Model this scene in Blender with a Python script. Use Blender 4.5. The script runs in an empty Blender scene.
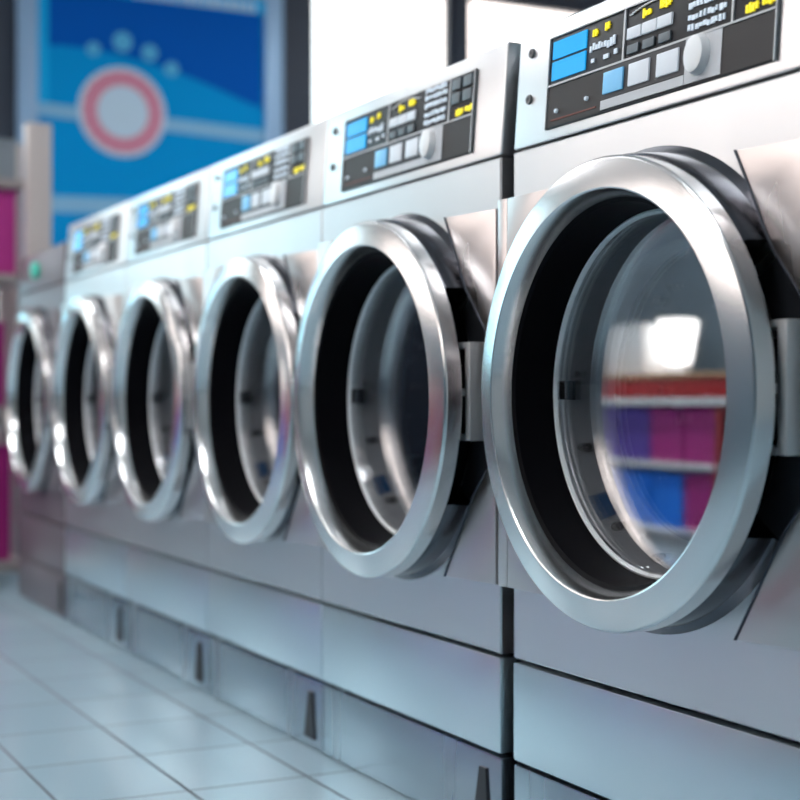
import bpy, bmesh, math, random
from math import sin, cos, pi, radians, sqrt, atan2
random.seed(4)
scene = bpy.context.scene
COL = scene.collection

# ------------------------------------------------------------------ materials
MATS = {}
def mat(name, color, rough=0.5, metal=0.0, emit=None, estr=0.0, spec=0.5, coat=0.0):
    m = bpy.data.materials.new(name); m.use_nodes = True
    b = m.node_tree.nodes['Principled BSDF']
    b.inputs['Base Color'].default_value = (*color, 1)
    b.inputs['Roughness'].default_value = rough
    b.inputs['Metallic'].default_value = metal
    b.inputs['Specular IOR Level'].default_value = spec
    b.inputs['Coat Weight'].default_value = coat
    if emit:
        b.inputs['Emission Color'].default_value = (*emit, 1)
        b.inputs['Emission Strength'].default_value = estr
    MATS[name] = m
    return m

def srgb(r, g, b):
    f = lambda c: (c/255/12.92) if c/255 <= .04045 else ((c/255+.055)/1.055)**2.4
    return (f(r), f(g), f(b))

def brushed(name, color, r0, r1, scale=(60, 60, 1.2), metal=1.0, bump=0.0):
    m = mat(name, color, (r0+r1)/2, metal)
    nt = m.node_tree; b = nt.nodes['Principled BSDF']
    tc = nt.nodes.new('ShaderNodeTexCoord'); mp = nt.nodes.new('ShaderNodeMapping')
    mp.inputs['Scale'].default_value = scale
    n = nt.nodes.new('ShaderNodeTexNoise'); n.inputs['Scale'].default_value = 1.0; n.inputs['Detail'].default_value = 4
    mr = nt.nodes.new('ShaderNodeMapRange')
    mr.inputs['From Min'].default_value = .3; mr.inputs['From Max'].default_value = .7
    mr.inputs['To Min'].default_value = r0; mr.inputs['To Max'].default_value = r1
    nt.links.new(tc.outputs['Object'], mp.inputs['Vector']); nt.links.new(mp.outputs['Vector'], n.inputs['Vector'])
    nt.links.new(n.outputs['Fac'], mr.inputs['Value']); nt.links.new(mr.outputs['Result'], b.inputs['Roughness'])
    if bump:
        bp = nt.nodes.new('ShaderNodeBump'); bp.inputs['Strength'].default_value = bump; bp.inputs['Distance'].default_value = .001
        nt.links.new(n.outputs['Fac'], bp.inputs['Height']); nt.links.new(bp.outputs['Normal'], b.inputs['Normal'])
    return m

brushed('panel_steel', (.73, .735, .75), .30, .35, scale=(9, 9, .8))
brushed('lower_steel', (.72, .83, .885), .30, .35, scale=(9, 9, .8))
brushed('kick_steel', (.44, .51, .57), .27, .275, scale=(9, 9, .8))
brushed('trim_steel', (.62, .57, .56), .26, .32, scale=(6, 6, 2))
brushed('ring_steel', (.74, .73, .73), .20, .24, scale=(5, 5, 5))
brushed('polished_steel', (.62, .64, .67), .10, .18, scale=(14, 14, 14), bump=.15)
brushed('rim_steel', (.90, .92, .94), .25, .32, scale=(14, 14, 14), metal=.0, bump=.15)
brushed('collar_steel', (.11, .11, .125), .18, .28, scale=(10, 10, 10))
brushed('drum_steel', (.22, .24, .27), .18, .30, scale=(20, 20, 20))
mat('cabinet_steel', (.06, .07, .09), .45, .6)
mat('taupe_enamel', srgb(120, 112, 118), .4, .4)
mat('rubber_black', (.0015, .0015, .003), .6, spec=.08)
mat('seal_grey', (.60, .62, .65), .35)
mat('reflection_dark', (.07, .075, .09), .32, .8)
mat('hinge_metal', (.62, .60, .60), .35, .35)
mat('pocket_black', (.012, .012, .018), .4)
mat('display_black', srgb(24, 25, 30), .4, spec=.25)
mat('display_brown', srgb(52, 48, 48), .45, spec=.25)
mat('divider_grey', srgb(205, 205, 207), .4)
mat('inset_grey', srgb(200, 202, 206), .4)
mat('button_grey', srgb(200, 204, 210), .4, emit=srgb(190, 200, 210), estr=.3)  # slight glow added to lift the button brightness
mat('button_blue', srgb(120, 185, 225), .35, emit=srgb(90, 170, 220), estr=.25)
mat('button_dim', srgb(95, 105, 112), .4)
mat('screen_blue', srgb(20, 130, 190), .2, emit=srgb(30, 165, 230), estr=.75)
mat('mark_yellow', srgb(230, 215, 30), .4, emit=srgb(235, 220, 20), estr=.6)
mat('mark_white', srgb(215, 225, 235), .4, emit=srgb(200, 215, 230), estr=.25)
mat('mark_red', srgb(120, 60, 45), .5)
mat('knob_white', srgb(240, 240, 241), .35)
mat('screw_dark', srgb(120, 120, 122), .3, .8)
mat('sticker_blue', srgb(20, 110, 180), .4)
mat('badge_teal', srgb(60, 185, 165), .4, emit=srgb(60, 190, 165), estr=.3)
mat('magenta', srgb(180, 45, 135), .5)
mat('magenta_deep', srgb(150, 20, 110), .5)
mat('red', srgb(190, 40, 45), .5)
mat('violet', srgb(95, 70, 165), .5)
mat('blue', srgb(20, 125, 240), .5)
mat('cream', srgb(210, 195, 185), .6)
mat('orange_beige', srgb(205, 150, 120), .6)
mat('white', srgb(235, 238, 240), .5)
mat('grey_card', srgb(130, 140, 148), .6)
mat('grey_dark', srgb(88, 96, 106), .6)
mat('rack_post', srgb(200, 188, 184), .5)
mat('rack_shelf', srgb(160, 150, 148), .5)
mat('counter_wood', srgb(190, 150, 115), .4)
mat('counter_side', srgb(165, 60, 65), .5)
mat('wall_dark', srgb(38, 46, 60), .6)
mat('wall_light', srgb(205, 205, 205), .7)
mat('wall_teal', srgb(88, 108, 122), .7)
mat('ceiling_white', srgb(215, 215, 215), .8)
mat('frame_dark', srgb(22, 34, 50), .4)
mat('sign_frame', srgb(135, 165, 195), .45, .2)
mat('sign_blue', srgb(0, 132, 192), .8, spec=.1, emit=srgb(0, 132, 192), estr=.08)  # faint glow added to the sign blues so they render brighter
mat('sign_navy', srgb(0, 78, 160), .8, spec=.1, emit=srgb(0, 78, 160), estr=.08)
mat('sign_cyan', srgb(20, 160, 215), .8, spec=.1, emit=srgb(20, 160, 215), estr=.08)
mat('sign_grey', srgb(130, 175, 205), .8, spec=.1)
mat('sign_pale', srgb(85, 165, 205), .8, spec=.1)
mat('sign_white', srgb(185, 205, 220), .8, spec=.1)
mat('sign_pink', srgb(205, 140, 160), .7, spec=.1)
mat('sign_letter', srgb(195, 105, 125), .7, spec=.1)
mat('tub_glow', (.9, .9, .9), .6, emit=(1.0, .98, .95), estr=4.0)
mat('lamp_metal', srgb(220, 220, 220), .5)
mat('lamp_glow', (1, 1, 1), .5, emit=(.95, .98, 1.0), estr=36.0)

def glassy(name, tint, gloss, refl=(1, 1, 1)):
    m = bpy.data.materials.new(name); m.use_nodes = True; nt = m.node_tree
    for n in list(nt.nodes): nt.nodes.remove(n)
    out = nt.nodes.new('ShaderNodeOutputMaterial'); mix = nt.nodes.new('ShaderNodeMixShader')
    t = nt.nodes.new('ShaderNodeBsdfTransparent'); t.inputs['Color'].default_value = (*tint, 1)
    g = nt.nodes.new('ShaderNodeBsdfGlossy'); g.inputs['Roughness'].default_value = .02; g.inputs['Color'].default_value = (*refl, 1)
    fr = nt.nodes.new('ShaderNodeLayerWeight'); fr.inputs['Blend'].default_value = .3
    mr = nt.nodes.new('ShaderNodeMapRange'); mr.inputs['To Min'].default_value = gloss; mr.inputs['To Max'].default_value = min(1, gloss+.45)
    nt.links.new(fr.outputs['Fresnel'], mr.inputs['Value']); nt.links.new(mr.outputs['Result'], mix.inputs['Fac'])
    nt.links.new(t.outputs[0], mix.inputs[1]); nt.links.new(g.outputs[0], mix.inputs[2]); nt.links.new(mix.outputs[0], out.inputs['Surface'])
    MATS[name] = m
glassy('door_glass', (.94, .95, .97), .24)
glassy('window_glass', (.97, .99, 1.0), .02)

def floor_material():
    m = mat('floor_tile', srgb(170, 182, 190), .2)
    nt = m.node_tree; b = nt.nodes['Principled BSDF']
    tc = nt.nodes.new('ShaderNodeTexCoord'); mp = nt.nodes.new('ShaderNodeMapping')
    mp.inputs['Location'].default_value = (2.747, -1.052, 0)
    br = nt.nodes.new('ShaderNodeTexBrick'); br.offset = 0.0; br.squash = 1.0
    br.inputs['Scale'].default_value = 1.0; br.inputs['Brick Width'].default_value = .285; br.inputs['Row Height'].default_value = .221
    br.inputs['Mortar Size'].default_value = .0035; br.inputs['Mortar Smooth'].default_value = .2; br.inputs['Bias'].default_value = 0
    br.inputs['Color1'].default_value = (*srgb(182, 210, 224), 1); br.inputs['Color2'].default_value = (*srgb(174, 203, 218), 1)
    br.inputs['Mortar'].default_value = (*srgb(92, 102, 112), 1)
    nt.links.new(tc.outputs['Object'], mp.inputs['Vector']); nt.links.new(mp.outputs['Vector'], br.inputs['Vector'])
    nt.links.new(br.outputs['Color'], b.inputs['Base Color'])
    mr = nt.nodes.new('ShaderNodeMapRange'); mr.inputs['To Min'].default_value = .16; mr.inputs['To Max'].default_value = .6
    nt.links.new(br.outputs['Fac'], mr.inputs['Value']); nt.links.new(mr.outputs['Result'], b.inputs['Roughness'])
    bp = nt.nodes.new('ShaderNodeBump'); bp.invert = True; bp.inputs['Strength'].default_value = .4; bp.inputs['Distance'].default_value = .002
    nt.links.new(br.outputs['Fac'], bp.inputs['Height']); nt.links.new(bp.outputs['Normal'], b.inputs['Normal'])
floor_material()

# ------------------------------------------------------------------ mesh builder
class MB:
    def __init__(s): s.bm = bmesh.new()
    def box(s, x0, x1, y0, y1, z0, z1, bevel=0.0, seg=2):
        t = bmesh.new()
        v = [t.verts.new(p) for p in ((x0,y0,z0),(x1,y0,z0),(x1,y1,z0),(x0,y1,z0),(x0,y0,z1),(x1,y0,z1),(x1,y1,z1),(x0,y1,z1))]
        for f in ((3,2,1,0),(4,5,6,7),(0,1,5,4),(1,2,6,5),(2,3,7,6),(3,0,4,7)): t.faces.new([v[i] for i in f])
        if bevel: bmesh.ops.bevel(t, geom=t.edges[:], offset=bevel, segments=seg, profile=.6, affect='EDGES')
        s.merge(t); return s
    def merge(s, t):
        me = bpy.data.meshes.new('t'); t.to_mesh(me); t.free(); s.bm.from_mesh(me); bpy.data.meshes.remove(me)
    def prism(s, pts, y0, y1, bevel=0.0):
        """polygon in x,z extruded along y"""
        t = bmesh.new()
        a = [t.verts.new((x, y0, z)) for x, z in pts]; b = [t.verts.new((x, y1, z)) for x, z in pts]
        t.faces.new(a); t.faces.new(b[::-1]); n = len(pts)
        for i in range(n): t.faces.new((a[i], b[i], b[(i+1) % n], a[(i+1) % n]))
        bmesh.ops.recalc_face_normals(t, faces=t.faces[:])
        if bevel:
            front = [e for e in t.edges if all(abs(v.co.y-y0) < 1e-6 for v in e.verts)]
            bmesh.ops.bevel(t, geom=front, offset=bevel, segments=2, profile=.6, affect='EDGES')
        s.merge(t); return s
    def revolve(s, prof, cx, cz, n=96, a0=0.0, a1=None, closed=True, axis='y', base=(0, 0)):
        """profile of (radius, along) about an axis along y through (cx, cz), or along z through base"""
        t = bmesh.new(); full = a1 is None
        steps = n if full else n+1
        rows = []
        for i in range(steps):
            a = a0 + (2*pi*i/n if full else (a1-a0)*i/n)
            if axis == 'y': rows.append([t.verts.new((cx+r*cos(a), y, cz+r*sin(a))) for r, y in prof])
            else: rows.append([t.verts.new((base[0]+r*cos(a), base[1]+r*sin(a), y)) for r, y in prof])
        m = len(prof); mm = m if closed else m-1
        for i in range(n):
            A, B = rows[i], rows[(i+1) % steps]
            for j in range(mm):
                t.faces.new((A[j], A[(j+1) % m], B[(j+1) % m], B[j]))
        if not full and closed:
            t.faces.new(rows[0]); t.faces.new(rows[-1][::-1])
        bmesh.ops.remove_doubles(t, verts=t.verts[:], dist=1e-6)
        bmesh.ops.recalc_face_normals(t, faces=t.faces[:])
        s.merge(t); return s
    def cyl(s, c, r, y0, y1, n=24, bevel=0.0):
        b = min(bevel, r*.4)
        return s.revolve([(0, y0), (r-b, y0), (r, y0+b), (r, y1), (0, y1)], c[0], c[1], n=n, closed=False)
    def tube(s, pts, r, n=10):
        from mathutils import Vector
        t = bmesh.new(); rows = []
        P = [Vector(p) for p in pts]
        for i, p in enumerate(P):
            d = (P[min(i+1, len(P)-1)]-P[max(i-1, 0)]).normalized()
            u = d.cross(Vector((0, 0, 1)))
            if u.length < 1e-3: u = d.cross(Vector((0, 1, 0)))
            u.normalize(); w = d.cross(u)
            rows.append([t.verts.new(p+r*(cos(2*pi*k/n)*u+sin(2*pi*k/n)*w)) for k in range(n)])
        for i in range(len(P)-1):
            for k in range(n): t.faces.new((rows[i][k], rows[i][(k+1) % n], rows[i+1][(k+1) % n], rows[i+1][k]))
        t.faces.new(rows[0][::-1]); t.faces.new(rows[-1]); bmesh.ops.recalc_face_normals(t, faces=t.faces[:])
        s.merge(t); return s
    def warp(s, f):
        for v in s.bm.verts: v.co = f(v.co)
        return s
    def build(s, name, material, parent=None, angle=35):
        me = bpy.data.meshes.new(name); s.bm.to_mesh(me); s.bm.free()
        for p in me.polygons: p.use_smooth = True
        me.set_sharp_from_angle(angle=radians(angle))
        me.materials.append(MATS[material])
        o = bpy.data.objects.new(name, me); COL.objects.link(o)
        if parent: o.parent = parent
        return o

def tag(o, label, cat, group=None):
    o['label'] = label; o['category'] = cat
    if group: o['group'] = group
    return o
def thing(name, label, cat, loc=(0, 0, 0), rz=0, group=None):
    o = bpy.data.objects.new(name, None); COL.objects.link(o); o.location = loc; o.rotation_euler = (0, 0, rz)
    o.empty_display_size = .1
    return tag(o, label, cat, group)
def structure(o): o['kind'] = 'structure'; return o
def dup(root, loc, label):
    r = root.copy(); COL.objects.link(r); r.location = loc; r['label'] = label
    for ch in list(root.children):
        c = ch.copy(); COL.objects.link(c); c.parent = r
        for g in list(ch.children):
            d = g.copy(); COL.objects.link(d); d.parent = c
    return r

# ------------------------------------------------------------------ washing machine
HW = .332; ZC = .675; PY = 1.141          # half width, door centre height, panel distance from the camera
DEPTH = .80
def lean(v, face=0.0):
    """console face leans back towards its top"""
    if v.y < .2: v.y += max(0, v.z-1.043)*.075
    return v

def panel_with_hole(mb, x0, x1, z0, z1, y0, y1, cx, cz, r, n=96, bev=.0025):
    t = bmesh.new()
    def edge(a, ins):
        dx, dz = cos(a), sin(a); k = []
        if dx > 1e-9: k.append((x1-ins-cx)/dx)
        if dx < -1e-9: k.append((x0+ins-cx)/dx)
        if dz > 1e-9: k.append((z1-ins-cz)/dz)
        if dz < -1e-9: k.append((z0+ins-cz)/dz)
        k = min(k); return cx+dx*k, cz+dz*k
    angs = sorted(set([2*pi*i/n for i in range(n)] + [atan2(z-cz, x-cx) % (2*pi) for x in (x0, x1) for z in (z0, z1)]))
    loops = []
    for a in angs:
        e0 = edge(a, bev); e1 = edge(a, 0)
        loops.append([t.verts.new(p) for p in ((cx+r*cos(a), y1, cz+r*sin(a)), (cx+r*cos(a), y0, cz+r*sin(a)),
                      (e0[0], y0, e0[1]), (e1[0], y0+bev, e1[1]), (e1[0], y1, e1[1]))])
    for i in range(len(loops)):
        A, B = loops[i], loops[(i+1) % len(loops)]
        for j in range(5): t.faces.new((A[j], A[(j+1) % 5], B[(j+1) % 5], B[j]))
    bmesh.ops.recalc_face_normals(t, faces=t.faces[:]); mb.merge(t)

def make_machine(name, label, cat, group, console=True):
    body = 'panel_steel' if console else 'taupe_enamel'
    low = 'lower_steel' if console else 'taupe_enamel'
    top = 1.215 if console else 1.165
    root = thing(name, label, cat, group=group)
    # cabinet shell, open at the front behind the panels
    m = MB()
    m.box(-HW, -HW+.012, .032, DEPTH, .02, 1.028); m.box(HW-.012, HW, .032, DEPTH, .02, 1.028)
    m.box(-HW+.012, HW-.012, DEPTH-.012, DEPTH, .02, 1.028); m.box(-HW+.012, HW-.012, .05, DEPTH-.012, .0, .03)
    m.box(-HW+.012, HW-.012, .045, .055, 1.02, 1.06); m.box(-HW+.012, HW-.012, .045, .055, .27, .31); m.box(-HW+.012, HW-.012, .045, .055, .12, .16)
    m.build('cabinet', 'cabinet_steel', root)
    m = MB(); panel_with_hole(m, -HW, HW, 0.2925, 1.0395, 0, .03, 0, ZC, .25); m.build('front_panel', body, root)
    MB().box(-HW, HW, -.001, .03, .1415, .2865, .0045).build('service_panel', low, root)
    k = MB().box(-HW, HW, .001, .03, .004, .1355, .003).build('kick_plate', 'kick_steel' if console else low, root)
    MB().prism([(.272, .112), (.291, .112), (.301, .022), (.252, .022)], -.003, .004).build('vent_slot', 'pocket_black', k)
    if console:
        MB().box(-HW+.003, HW-.003, .03, DEPTH, 1.03, top-.006).build('lid', 'cabinet_steel', root)
        c = MB().box(-HW, HW, 0, .034, 1.0425, top, .004, 3).warp(lean).build('console', body, root)
        X0, X1, Z0, Z1 = -.241, .245, 1.058, 1.190
        U = lambda u: X0+(X1-X0)*u
        V = lambda v: Z0+(Z1-Z0)*v
        d = MB()
        d.box(U(0), U(1), -.003, .004, V(0), V(1), .0015); d.warp(lean)
        d = d.build('display', 'display_black', root)
        def P(nm, material, rects, y=-.005, bev=.0):
            b = MB()
            for u0, u1, v0, v1 in rects: b.box(U(u0), U(u1), y, 0.0, V(v0), V(v1), bev)
            return b.warp(lean).build(nm, material, d)
        for r in ((.008, .285, .02, .44), (.80, .992, .02, .45)): P('lower_fascia', 'display_brown', [r], -.0036)
        P('divider', 'divider_grey', [(0, 1, .455, .475), (.376, .384, .475, .985), (.833, .840, .475, .985), (0, 1, .985, 1.0), (.995, 1, 0, 1), (0, .004, 0, 1)], -.0052)
        P('control_inset', 'inset_grey', [(.655, .80, .03, .455)], -.0042)
        P('label_strip', 'inset_grey', [(.285, .655, .03, .125)], -.0048)
        P('button_surround', 'pocket_black', [(.285, .655, .135, .455)], -.0044)
        P('screen', 'screen_blue', [(.022, .195, .745, .935)], -.005)
        P('screen', 'screen_blue', [(.022, .195, .515, .715)], -.005)
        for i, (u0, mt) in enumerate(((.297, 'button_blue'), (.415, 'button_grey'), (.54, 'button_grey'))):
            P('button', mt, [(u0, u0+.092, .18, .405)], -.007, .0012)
        for u0 in (.855, .93):
            for v0 in (.66, .83): P('button', 'button_dim', [(u0, u0+.055, v0, v0+.13)], -.0065, .001)
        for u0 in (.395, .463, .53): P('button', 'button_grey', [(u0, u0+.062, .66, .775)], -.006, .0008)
        for u0 in (.40, .47, .54): P('button', 'button_dim', [(u0, u0+.05, .51, .60)], -.006, .0008)
        # legends: short irregular dashes, too small to read
        rnd = random.Random(11)
        for u0, v0, n in ((.225, .84, 2), (.285, .86, 2), (.46, .845, 3), (.535, .865, 4), (.885, .52, 4), (.945, .53, 4)):
            yl = []
            for i in range(n):
                yl.append((u0+i*.012, u0+i*.012+.008, v0-rnd.random()*.02, v0+.045+rnd.random()*.03))
                yl.append((u0+i*.012, u0+i*.012+.013, v0+rnd.random()*.05, v0+.03+rnd.random()*.03))
            P('yellow_legend', 'mark_yellow', yl)
        wl = [(.215+i*.014, .215+i*.014+.008+rnd.random()*.005, .66+rnd.random()*.03, .73+rnd.random()*.04) for i in range(9)]
        P('white_legend', 'mark_white', wl)
        for r in ((.225, .24, .56, .60), (.285, .31, .555, .60), (.335, .35, .57, .62)): P('white_legend', 'mark_white', [r])
        for r, v0 in enumerate((.52, .62, .73, .83, .92)):
            P('white_legend', 'mark_white', [(.66+i*.0155, .66+i*.0155+.007+rnd.random()*.007, v0+rnd.random()*.02, v0+.05+rnd.random()*.02) for i in range(10)])
        arc = [(.40+.013*i, .405+.013*i+.009, .90+.055*sin(pi*i/16), .915+.055*sin(pi*i/16)) for i in range(17)]
        P('cycle_arc', 'divider_grey', arc)
        P('red_line', 'mark_red', [(.03, .26, .075, .09)], -.0045)
        for u, v in ((.06, .17), (.215, .20)): MB().cyl((U(u), V(v)), .0032, -.008, 0, 14, .001).warp(lean).build('indicator', 'mark_white', d)
        b = MB().revolve([(0, -.0155), (.015, -.0155), (.018, -.0145), (.019, -.012), (.0205, -.006), (.0205, 0), (0, 0)], U(.713), V(.275), n=40, closed=False)
        for v in b.bm.verts: v.co.z = V(.275)+(v.co.z-V(.275))*1.25
        b.warp(lean).build('dial', 'knob_white', d)
        for z in (1.112, 1.180):
            MB().revolve([(0, -.0015), (.0025, -.0015), (.0035, -.003), (.0065, -.003), (.0075, 0), (.0075, .003), (0, .003)], -.295, z, n=20, closed=False).warp(lean).build('screw', 'screw_dark', c)
    else:
        MB().box(-HW, HW, 0, DEPTH, 1.0425, top, .006, 3).build('console', body, root)
        MB().cyl((-.04, 1.105), .026, -.018, .004, 24, .004).build('start_button', 'badge_teal', root)
    # flared side trims, narrow beside the door
    def trim(sx, y, ztop):
        pts = [(HW, ztop), (HW-.130, ztop), (HW-.103, .905), (HW-.076, .845), (HW-.045, .803), (HW-.016, .765), (HW-.012, .74), (HW-.012, .60),
               (HW-.018, .575), (HW-.056, .527), (HW-.09, .468), (HW-.130, .397), (HW, .397)]
        pts = [(sx*x, z) for x, z in pts]
        m = MB().prism(pts, y, 0.0, .003)
        for v in m.bm.verts:
            if v.co.y < y/2 and sx > 0: v.co.y -= (HW-abs(v.co.x))*.13
        m.build('side_trim', 'trim_steel' if console else low, root)
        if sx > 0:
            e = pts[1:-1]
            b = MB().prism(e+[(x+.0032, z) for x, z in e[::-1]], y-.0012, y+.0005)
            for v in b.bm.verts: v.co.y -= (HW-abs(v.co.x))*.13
            b.build('shadow_edge', 'cabinet_steel', root)  # dark strip drawn in as the shadow line along the trim
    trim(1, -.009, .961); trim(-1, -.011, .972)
    # thin dark plate standing in for the dark reflection beside the hinge
    n = 24; A = radians(33); inner = []; outer = []
    for i in range(n+1):
        a = -A+2*A*i/n; r = min(.345, (HW-.014)/cos(a))
        inner.append((.256*cos(a), ZC+.256*sin(a))); outer.append((r*cos(a), ZC+r*sin(a)))
    MB().prism(inner+outer[::-1], -.003, .0).build('hinge_dark_reflection', 'reflection_dark', root)
    # collar around the opening, cut away at the hinge
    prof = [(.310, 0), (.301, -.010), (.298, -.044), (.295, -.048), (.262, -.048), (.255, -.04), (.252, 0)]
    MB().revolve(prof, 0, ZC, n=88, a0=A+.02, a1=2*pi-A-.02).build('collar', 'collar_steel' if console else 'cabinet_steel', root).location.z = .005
    # door ring
    prof = [(.290, -.046), (.2975, -.047), (.2985, -.049), (.2985, -.0715), (.2978, -.0735), (.2955, -.0758), (.2935, -.0766), (.2585, -.0825), (.2568, -.0818), (.2555, -.0800),
            (.2510, -.066), (.2480, -.056), (.2470, -.050), (.252, -.040), (.256, -.046)]
    ring = MB().revolve(prof, 0, ZC, n=160).build('door_ring', 'ring_steel', root, angle=19)
    # gasket tube
    prof = [(.2475, -.054), (.2425, -.050), (.237, .012), (.2355, .020), (.246, .022), (.2485, -.048)]
    MB().revolve(prof, 0, ZC, n=96).build('gasket', 'rubber_black', root)
    # drum rim: polished cone
    prof = [(.2395, .016), (.2375, .009), (.2345, .0075), (.2325, .010), (.2305, .022), (.222, .034), (.205, .062), (.1975, .078), (.1955, .084), (.199, .088), (.24, .080)]
    rim = MB().revolve(prof, 0, ZC, n=128).build('drum_rim', 'rim_steel', root)
    for a in (172, 200, 236, 262, 290, 318, 352, 20, 50):
        a = radians(a); r = .2165
        MB().revolve([(0, .030), (.004, .030), (.0062, .033), (.0066, .048), (0, .048)], r*cos(a), ZC+r*sin(a), n=14, closed=False).build('bolt', 'screw_dark', rim)
    # bracket plate with one screw at the left of the rim
    MB().prism([(-.234, .695), (-.212, .695), (-.212, .668), (-.232, .668)], .012, .03, .002).build('latch_plate', 'polished_steel', rim)
    # grey inner seal over the upper left of the cone
    a0, a1 = radians(78), radians(176)
    prof = [(.2245, .020), (.227, .026), (.214, .052), (.205, .058), (.2015, .052), (.207, .040)]
    MB().revolve(prof, 0, ZC, n=48, a0=a0, a1=a1).build('inner_seal', 'seal_grey', root)
    # small blue sticker on the cone, lower left
    b = MB().revolve([(.2255, .0265), (.2125, .048), (.213, .049), (.2262, .0275)], 0, ZC, n=6, a0=radians(219), a1=radians(230)); b.build('sticker', 'sticker_blue', rim)
    # drum
    prof = [(.199, .090), (.243, .094), (.243, .40), (.225, .42), (.06, .425), (.045, .405), (0, .405)]
    dr = MB().revolve(prof, 0, ZC, n=72, closed=False).build('drum', 'drum_steel', root)
    for a in (95, 215, 335):
        a = radians(a); c, s_ = cos(a), sin(a)
        pts = []
        t = MB()
        t.prism([(.243, -.045), (.243, .045), (.215, .016), (.203, 0), (.215, -.016)], .12, .38, .003)
        t.warp(lambda v: type(v)((v.x*c-v.z*s_, v.y, ZC+v.x*s_+v.z*c))); t.build('lifter', 'drum_steel', dr)
    # door glass
    prof = [(0, .0105), (.12, .0108), (.20, .0113), (.230, .012), (.2318, .0135), (.230, .0165), (.20, .0160), (0, .0155)]
    MB().revolve(prof, 0, ZC, n=96, closed=False).build('door_glass', 'door_glass', root)
    # hinge
    h = MB()
    h.box(.286, .302, -.036, -.001, .612, .762, .003); h.box(.250, .2865, -.036, -.001, .612, .622, .002); h.box(.250, .2865, -.036, -.001, .752, .762, .002)
    h = h.build('hinge', 'hinge_metal', root)
    MB().box(.262, .276, -.030, -.001, .705, .742, .002).build('hinge_block', 'collar_steel', h)
    MB().box(.262, .276, -.030, -.001, .630, .668, .002).build('hinge_block', 'collar_steel', h)
    MB().cyl((.279, .686), .0055, -.036, 0, 16, .001).build('hinge_pin', 'knob_white', h)
    return root

centres = [1.5617, 2.263, 2.923, 3.578, 4.233, 4.888]
FARX = .978
G = 'washing machines in a row'
washer = make_machine('washing_machine', 'steel washing machine ending the row near the camera, magenta reflections in its glass', 'washing machine', G)
washer.location = (-centres[0], PY, 0)
labels = ['second steel washing machine from the near end of the row, its whole control panel visible',
          'third steel washing machine from the near end, in front of the bright window',
          'fourth steel washing machine from the near end, softly blurred, its console pale cyan',
          'fifth steel washing machine from the near end, next to the grey consoleless one']
def raise_door(root, dz):
    for c in root.children:
        if c.name.split('.')[0] in ('door_ring', 'gasket', 'collar', 'door_glass', 'drum_rim', 'inner_seal', 'drum'): c.location.z += dz
def seat_door(root):
    root.scale.x = FARX
    for c in root.children:
        if c.name.split('.')[0] in ('door_ring', 'gasket', 'collar', 'door_glass', 'drum_rim', 'inner_seal'): c.location.y = .027
for i, (c, l) in enumerate(zip(centres[1:5], labels)):
    r = dup(washer, (-c, PY, 0), l)
    if i: seat_door(r)
raise_door(washer, .006)
MB().box(-HW-.027, -HW-.0005, -.011, .004, .397, .972, .002).build('gap_cover', 'trim_steel', washer)
last = make_machine('washing_machine', 'lower taupe grey washing machine ending the row, teal button and no control panel', 'washing machine', G, console=False)
last.location = (-centres[5], PY, 0); seat_door(last)

# ------------------------------------------------------------------ room
FX = -8.0; NX = 2.0; LY = -2.1; RY = 6.2; CZ = 3.3
structure(MB().box(FX-.2, NX+.2, LY-.2, RY+.2, -.1, 0).build('floor', 'floor_tile'))
structure(MB().box(FX-.2, NX+.2, LY-.2, RY+.2, CZ, CZ+.1).build('ceiling', 'ceiling_white'))
def wall_x(name, x0, x1, y0, y1, openings, material):
    """wall in the y,z plane with openings (ya, yb, za, zb) sorted by y"""
    m = MB(); y = y0
    for ya, yb, za, zb in openings:
        if ya > y: m.box(x0, x1, y, ya, 0, CZ)
        m.box(x0, x1, ya, yb, 0, za); m.box(x0, x1, ya, yb, zb, CZ); y = yb
    m.box(x0, x1, y, y1, 0, CZ)
    return structure(m.build(name, material))
def wall_y(name, y0, y1, x0, x1, openings, material):
    m = MB(); x = x0
    for xa, xb, za, zb in openings:
        if xa > x: m.box(x, xa, y0, y1, 0, CZ)
        m.box(xa, xb, y0, y1, 0, za); m.box(xa, xb, y0, y1, zb, CZ); x = xb
    m.box(x, x1, y0, y1, 0, CZ)
    return structure(m.build(name, material))
far_open = [(-1.25, 1.35, 1.02, 2.95), (3.44, 4.405, .9, 3.2), (4.49, 6.0, .9, 3.2)]
wall_x('wall_far', FX-.12, FX, LY-.2, RY+.2, far_open, 'wall_dark')
opp_open = [(-7.6, -5.9, 1.62, 2.98), (-5.75, -4.05, 1.62, 2.98), (-3.9, -2.2, 1.62, 2.98), (-2.05, -.35, 1.62, 2.98)]
wall_y('wall_front', LY-.12, LY, FX, NX, opp_open, 'wall_teal')
wall_y('wall_back', RY, RY+.12, FX, NX, [], 'wall_light')
wall_x('wall_near', NX, NX+.12, LY-.2, RY+.2, [], 'wall_light')
n = 0
for ya, yb, za, zb in far_open:
    n += 1; x0, x1 = FX-.09, FX-.03; t = .035
    m = MB(); m.box(x0, x1, ya, ya+t, za, zb); m.box(x0, x1, yb-t, yb, za, zb); m.box(x0, x1, ya+t, yb-t, za, za+t); m.box(x0, x1, ya+t, yb-t, zb-t, zb)
    w = structure(m.build('window_%d' % n, 'frame_dark'))
    MB().box(FX-.065, FX-.055, ya+t, yb-t, za+t, zb-t).build('pane', 'window_glass', w)
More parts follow.
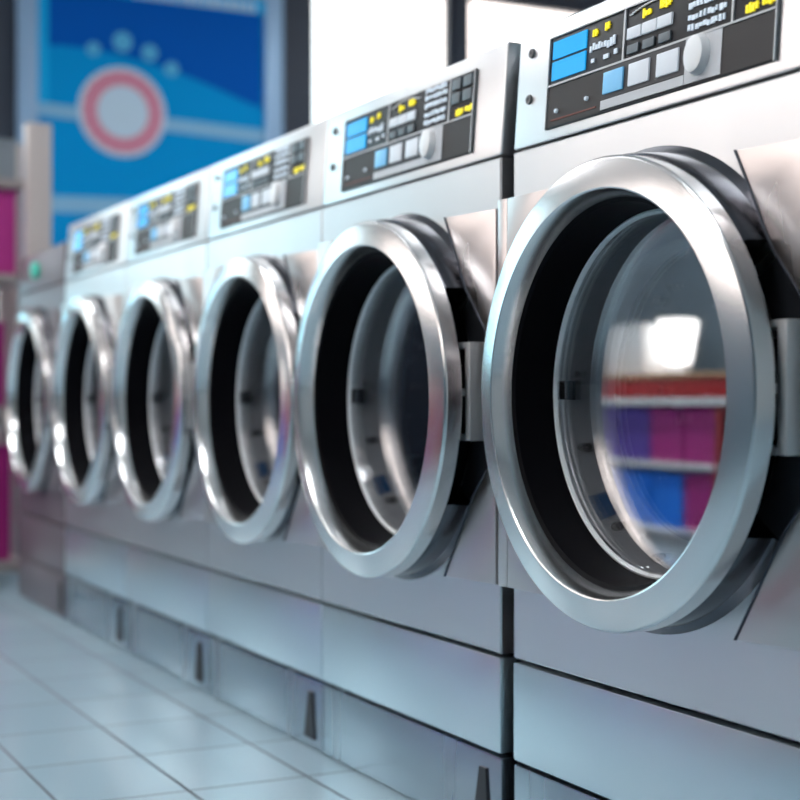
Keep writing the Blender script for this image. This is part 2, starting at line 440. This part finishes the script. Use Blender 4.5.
for xa, xb, za, zb in opp_open:
    n += 1; t = .05
    m = MB(); y0, y1 = LY-.09, LY-.03
    m.box(xa, xa+t, y0, y1, za, zb); m.box(xb-t, xb, y0, y1, za, zb); m.box(xa+t, xb-t, y0, y1, za, za+t); m.box(xa+t, xb-t, y0, y1, zb-t, zb)
    w = structure(m.build('window_%d' % n, 'frame_dark'))
    MB().box(xa+t, xb-t, LY-.065, LY-.055, za+t, zb-t).build('pane', 'window_glass', w)

# ceiling lamps
for i, (x, y) in enumerate(((-1.6, -.35), (-4.0, -.35), (-6.4, -.35), (-2.8, 3.6), (-6.0, 3.6))):
    l = thing('ceiling_lamp', ['long ceiling lamp over the near end of the aisle', 'long ceiling lamp over the middle of the aisle', 'long ceiling lamp over the far end of the aisle',
              'long ceiling lamp behind the washers, near half', 'long ceiling lamp behind the washers, by the far window'][i], 'lamp', (x, y, CZ), group='ceiling lamps')
    m = MB(); m.box(-.62, .62, -.16, .16, -.05, 0, .006); m.build('lamp_housing', 'lamp_metal', l)
    MB().box(-.59, .59, -.13, .13, -.058, -.049, .002).build('diffuser', 'lamp_glow', l)

# ------------------------------------------------------------------ big blue sign on the far wall
S = thing('wall_sign', 'large blue framed sign with red and white roundel on the dark far wall', 'sign', (FX, 0, 0))
fq = lambda px: 8.0/(1867/(px+350)-.5034)                 # distance across the far wall for a column of the photo frame
def fz(px, py):
    q = fq(px); z = 8*.8934+q*.4493
    return .671+(402-py)/1490*z
def R(name, material, pts, x, parent=S, thick=.006):
    b = bmesh.new(); f = [b.verts.new((x, q, z)) for q, z in pts]; g = [b.verts.new((x-thick, q, z)) for q, z in pts]
    b.faces.new(f); b.faces.new(g[::-1]); k = len(pts)
    for i in range(k): b.faces.new((f[i], g[i], g[(i+1) % k], f[(i+1) % k]))
    bmesh.ops.recalc_face_normals(b, faces=b.faces[:])
    m = MB(); m.merge(b); return m.build(name, material, parent)
QL, QR = fq(16), fq(280); ZT = 3.02; ZB = 1.30
fr = MB(); w = .105
fr.box(0, .05, QL, QL+w, ZB, ZT, .006); fr.box(0, .05, QR-w, QR, ZB, ZT, .006); fr.box(0, .05, QL+w, QR-w, ZT-.05, ZT, .006); fr.box(0, .05, QL+w, QR-w, ZB, ZB+.08, .006)
fr.build('sign_frame', 'sign_frame', S)
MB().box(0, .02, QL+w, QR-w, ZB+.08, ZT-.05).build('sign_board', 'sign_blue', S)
ql, qr = QL+w, QR-w
qz = lambda px, py: (fq(px), fz(px, py))
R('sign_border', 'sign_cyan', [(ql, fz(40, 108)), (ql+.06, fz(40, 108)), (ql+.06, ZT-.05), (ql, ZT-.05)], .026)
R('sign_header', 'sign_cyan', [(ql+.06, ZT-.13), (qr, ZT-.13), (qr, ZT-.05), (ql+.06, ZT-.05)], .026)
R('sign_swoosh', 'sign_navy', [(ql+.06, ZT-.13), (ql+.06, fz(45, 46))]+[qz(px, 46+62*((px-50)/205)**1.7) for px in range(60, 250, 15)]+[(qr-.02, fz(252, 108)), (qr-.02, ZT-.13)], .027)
R('sign_stripe', 'sign_grey', [(ql, fz(40, 116)), (qr, fz(262, 144)), (qr, fz(262, 131)), (ql, fz(40, 103))], .027)
R('sign_stripe', 'sign_grey', [(ql, fz(55, 213)), (qr, fz(262, 219)), (qr, fz(262, 204)), (ql, fz(55, 197))], .027)
cq, cz = qz(121, 113)
def disc(name, material, q, z, r, x, r2=0):
    m = MB(); t = bmesh.new()
    N = 56; a = [t.verts.new((x, q+r*cos(2*pi*i/N), z+r*sin(2*pi*i/N))) for i in range(N)]; b = [t.verts.new((.01, q+r*cos(2*pi*i/N), z+r*sin(2*pi*i/N))) for i in range(N)]
    t.faces.new(a); t.faces.new(b[::-1])
    for i in range(N): t.faces.new((a[i], b[i], b[(i+1) % N], a[(i+1) % N]))
    bmesh.ops.recalc_face_normals(t, faces=t.faces[:]); m.merge(t); return m.build(name, material, S)
px_m = (8*.8934+cq*.4493)/1490
disc('roundel', 'sign_white', cq, cz, 45*px_m, .030)
disc('roundel_band', 'sign_pink', cq, cz, 41*px_m, .033)
disc('roundel_centre', 'sign_white', cq, cz, 26*px_m, .036)
for i in range(18):
    m = MB()
    a = 2*pi*i/18; r = 34*px_m
    t = bmesh.new(); bmesh.ops.create_cube(t, size=1)
    for v in t.verts: v.co = type(v.co)((.034+v.co.x*.006, cq+r*cos(a)+v.co.y*5*px_m, cz+r*sin(a)+v.co.z*5*px_m))
    m.merge(t); m.build('roundel_mark', 'sign_letter', S)
for (px, py, r) in ((92, 50, 7), (121, 43, 10), (148, 54, 8.5), (170, 70, 7.5)):
    q, z = qz(px, py); disc('bubble', 'sign_pale', q, z, r*px_m, .031)
m = MB()
rnd = random.Random(3); q = fq(132)
while q < fq(252):
    wq = .02+rnd.random()*.03; m.box(.026, .030, q, q+wq, ZT-.125, ZT-.075); q += wq+.012
m.build('sign_lettering', 'sign_white', S)

# ------------------------------------------------------------------ storage rack past the end of the row
RK = thing('storage_rack', 'beige metal storage rack of four shelves standing past the end of the washers', 'rack', (-5.72, .935, 0))
H = 1.69; hx, hy = .24, .335
for sx in (-1, 1):
    for sy in (-1, 1):
        MB().box(sx*hx-.03, sx*hx+.03, sy*hy-.045, sy*hy+.045, 0, H, .004).build('post', 'rack_post', RK)
SH = [.06, .585, 1.11, 1.455]
for z in SH: MB().box(-hx+.02, hx-.02, -hy+.04, hy-.04, z, z+.03 if z != .585 else z+.07, .003).build('shelf', 'rack_shelf', RK)
def bin_box(name, label, cat, material, x, y, z, sx, sy, sz, group=None, lid=None):
    o = thing(name, label, cat, (x, y, z), group=group); t = .012
    m = MB()
    m.box(-sx/2, sx/2, -sy/2, sy/2, 0, t); m.box(-sx/2, -sx/2+t, -sy/2, sy/2, t, sz); m.box(sx/2-t, sx/2, -sy/2, sy/2, t, sz)
    m.box(-sx/2+t, sx/2-t, -sy/2, -sy/2+t, t, sz); m.box(-sx/2+t, sx/2-t, sy/2-t, sy/2, t, sz)
    m.build('body', material, o)
    MB().box(-sx/2-.006, sx/2+.006, -sy/2-.006, sy/2+.006, sz, sz+.022, .006).build('lid', lid or material, o)
    return o
rx, ry = -5.72, .965
bin_box('storage_bin', 'tall magenta bin on the rack shelf at console height', 'bin', 'magenta', rx, ry+.115, 1.14, .38, .24, .285, 'magenta bins on the rack')
bin_box('storage_bin', 'deep magenta bin on the rack shelf level with the washer doors', 'bin', 'magenta_deep', rx, ry+.065, .655, .38, .26, .285, 'magenta bins on the rack')
bin_box('storage_bin', 'deep magenta bin on the lowest rack shelf', 'bin', 'magenta_deep', rx, ry+.075, .09, .38, .28, .40, 'magenta bins on the rack')
bin_box('cardboard_box', 'grey box on the top shelf of the rack', 'box', 'grey_card', rx, ry+.13, 1.485, .36, .22, .13)
o = MB().box(-.15, .15, -.10, .10, 0, .06, .02, 3).build('folded_towel', 'orange_beige'); o.location = (rx, ry+.06, .966); tag(o, 'folded peach towel lying on the lid of a magenta bin', 'towel')
def roll(x, y):
    m = MB(); t = bmesh.new()
    m.revolve([(.018, -.11), (.055, -.11), (.06, -.105), (.06, .105), (.055, .11), (.018, .11)], 0, .06, n=32)
    o = m.build('paper_roll', 'white'); o.location = (x, y, 0); return tag(o, 'white paper roll lying on the floor at the foot of the rack', 'roll')
roll(-5.36, .96)

# ------------------------------------------------------------------ folding counter across the aisle, seen in the door glass
CT = thing('folding_counter', 'wooden topped folding counter with open shelves across the aisle', 'counter', (-5.3, LY+.31, 0))
L = 1.75
MB().box(-L, L, -.29, .29, .775, .80, .006).build('worktop', 'counter_wood', CT)
for x in (-L+.02, -.60, .60, L-.02): MB().box(x-.018, x+.018, -.27, .27, 0, .655, .003).build('side_panel', 'counter_side', CT)
MB().box(-L+.005, L-.005, -.28, .28, .655, .688, .003).build('rail', 'white', CT)
MB().box(-L+.01, L-.01, -.275, .275, .69, .775, .003).build('apron', 'red', CT)
MB().box(-L+.04, L-.04, -.28, -.265, .05, .655).build('back_panel', 'counter_side', CT)
for z in (.06, .37): MB().box(-L+.03, L-.03, -.262, .262, z, z+.025, .003).build('shelf', 'white', CT)
rows = (('upper', .395, .225, ['magenta', 'red', 'violet', 'violet', 'magenta', 'magenta', 'red', 'magenta']),
        ('lower', .085, .235, ['red', 'blue', 'blue', 'blue', 'blue', 'magenta', 'magenta', 'red']))
xs = [-1.45, -.95, -.42, -.14, .14, .42, .95, 1.45]
order = ['first', 'second', 'third', 'fourth', 'fifth', 'sixth', 'seventh', 'eighth']
for nm, z, sz, cols in rows:
    for i, (x, c) in enumerate(zip(xs, cols)):
        bin_box('laundry_bin', '%s laundry bin on the %s shelf of the folding counter, %s from the far end' % (c, nm, order[i]), 'bin', c,
                -5.3+x, LY+.33, z, .26, .40, sz, 'laundry bins under the counter')
bin_box('storage_bin', 'white lidded box on the folding counter', 'box', 'white', -5.585, LY+.34, .80, .36, .32, .22)
T = thing('glowing_tub', 'white flared tub on the folding counter with an added glow', 'lamp', (-5.285, LY+.36, .80))  # tub given an added glow to brighten its reflection in the door glass
MB().revolve([(0, 0), (.06, 0), (.06, .012), (.02, .018), (.014, .05), (0, .05)], 0, 0, n=32, closed=False, axis='z').build('base', 'white', T)
MB().revolve([(.014, .045), (.070, .05), (.108, .255), (.105, .255), (.067, .054), (.014, .05)], 0, 0, n=40, axis='z').build('tub_wall', 'tub_glow', T)

# ------------------------------------------------------------------ daylight
w = bpy.data.worlds.new('World'); scene.world = w; w.use_nodes = True
nt = w.node_tree; bg = nt.nodes['Background']
tc = nt.nodes.new('ShaderNodeTexCoord'); sx = nt.nodes.new('ShaderNodeSeparateXYZ')
mr = nt.nodes.new('ShaderNodeMapRange'); mr.inputs['From Min'].default_value = -.99; mr.inputs['From Max'].default_value = -.85
mx = nt.nodes.new('ShaderNodeMix'); mx.data_type = 'RGBA'
mx.inputs['A'].default_value = (.42, .86, 1.0, 1); mx.inputs['B'].default_value = (1.0, .87, .81, 1)
nt.links.new(tc.outputs['Generated'], sx.inputs[0]); nt.links.new(sx.outputs['X'], mr.inputs['Value'])
nt.links.new(mr.outputs['Result'], mx.inputs['Factor']); nt.links.new(mx.outputs['Result'], bg.inputs['Color'])
bg.inputs['Strength'].default_value = 3.8

# ------------------------------------------------------------------ camera
cam = bpy.data.cameras.new('Camera'); co = bpy.data.objects.new('Camera', cam); COL.objects.link(co)
co.location = (0, 0, .671); co.rotation_euler = (radians(90), 0, radians(90)-math.atan(750/1490))
cam.sensor_width = 36; cam.lens = 36*1490/800; cam.shift_y = .0025
cam.dof.use_dof = True; cam.dof.focus_distance = 1.95
cam.dof.aperture_fstop = (cam.lens/1000)/.021
scene.camera = co
scene.cycles.use_denoising = True
scene.cycles.max_bounces = 10; scene.cycles.transparent_max_bounces = 12; scene.cycles.caustics_reflective = False
vs = scene.view_settings
vs.view_transform = 'Standard'; vs.look = 'None'; vs.gamma = 1; vs.use_curve_mapping = False; vs.exposure = 0.0
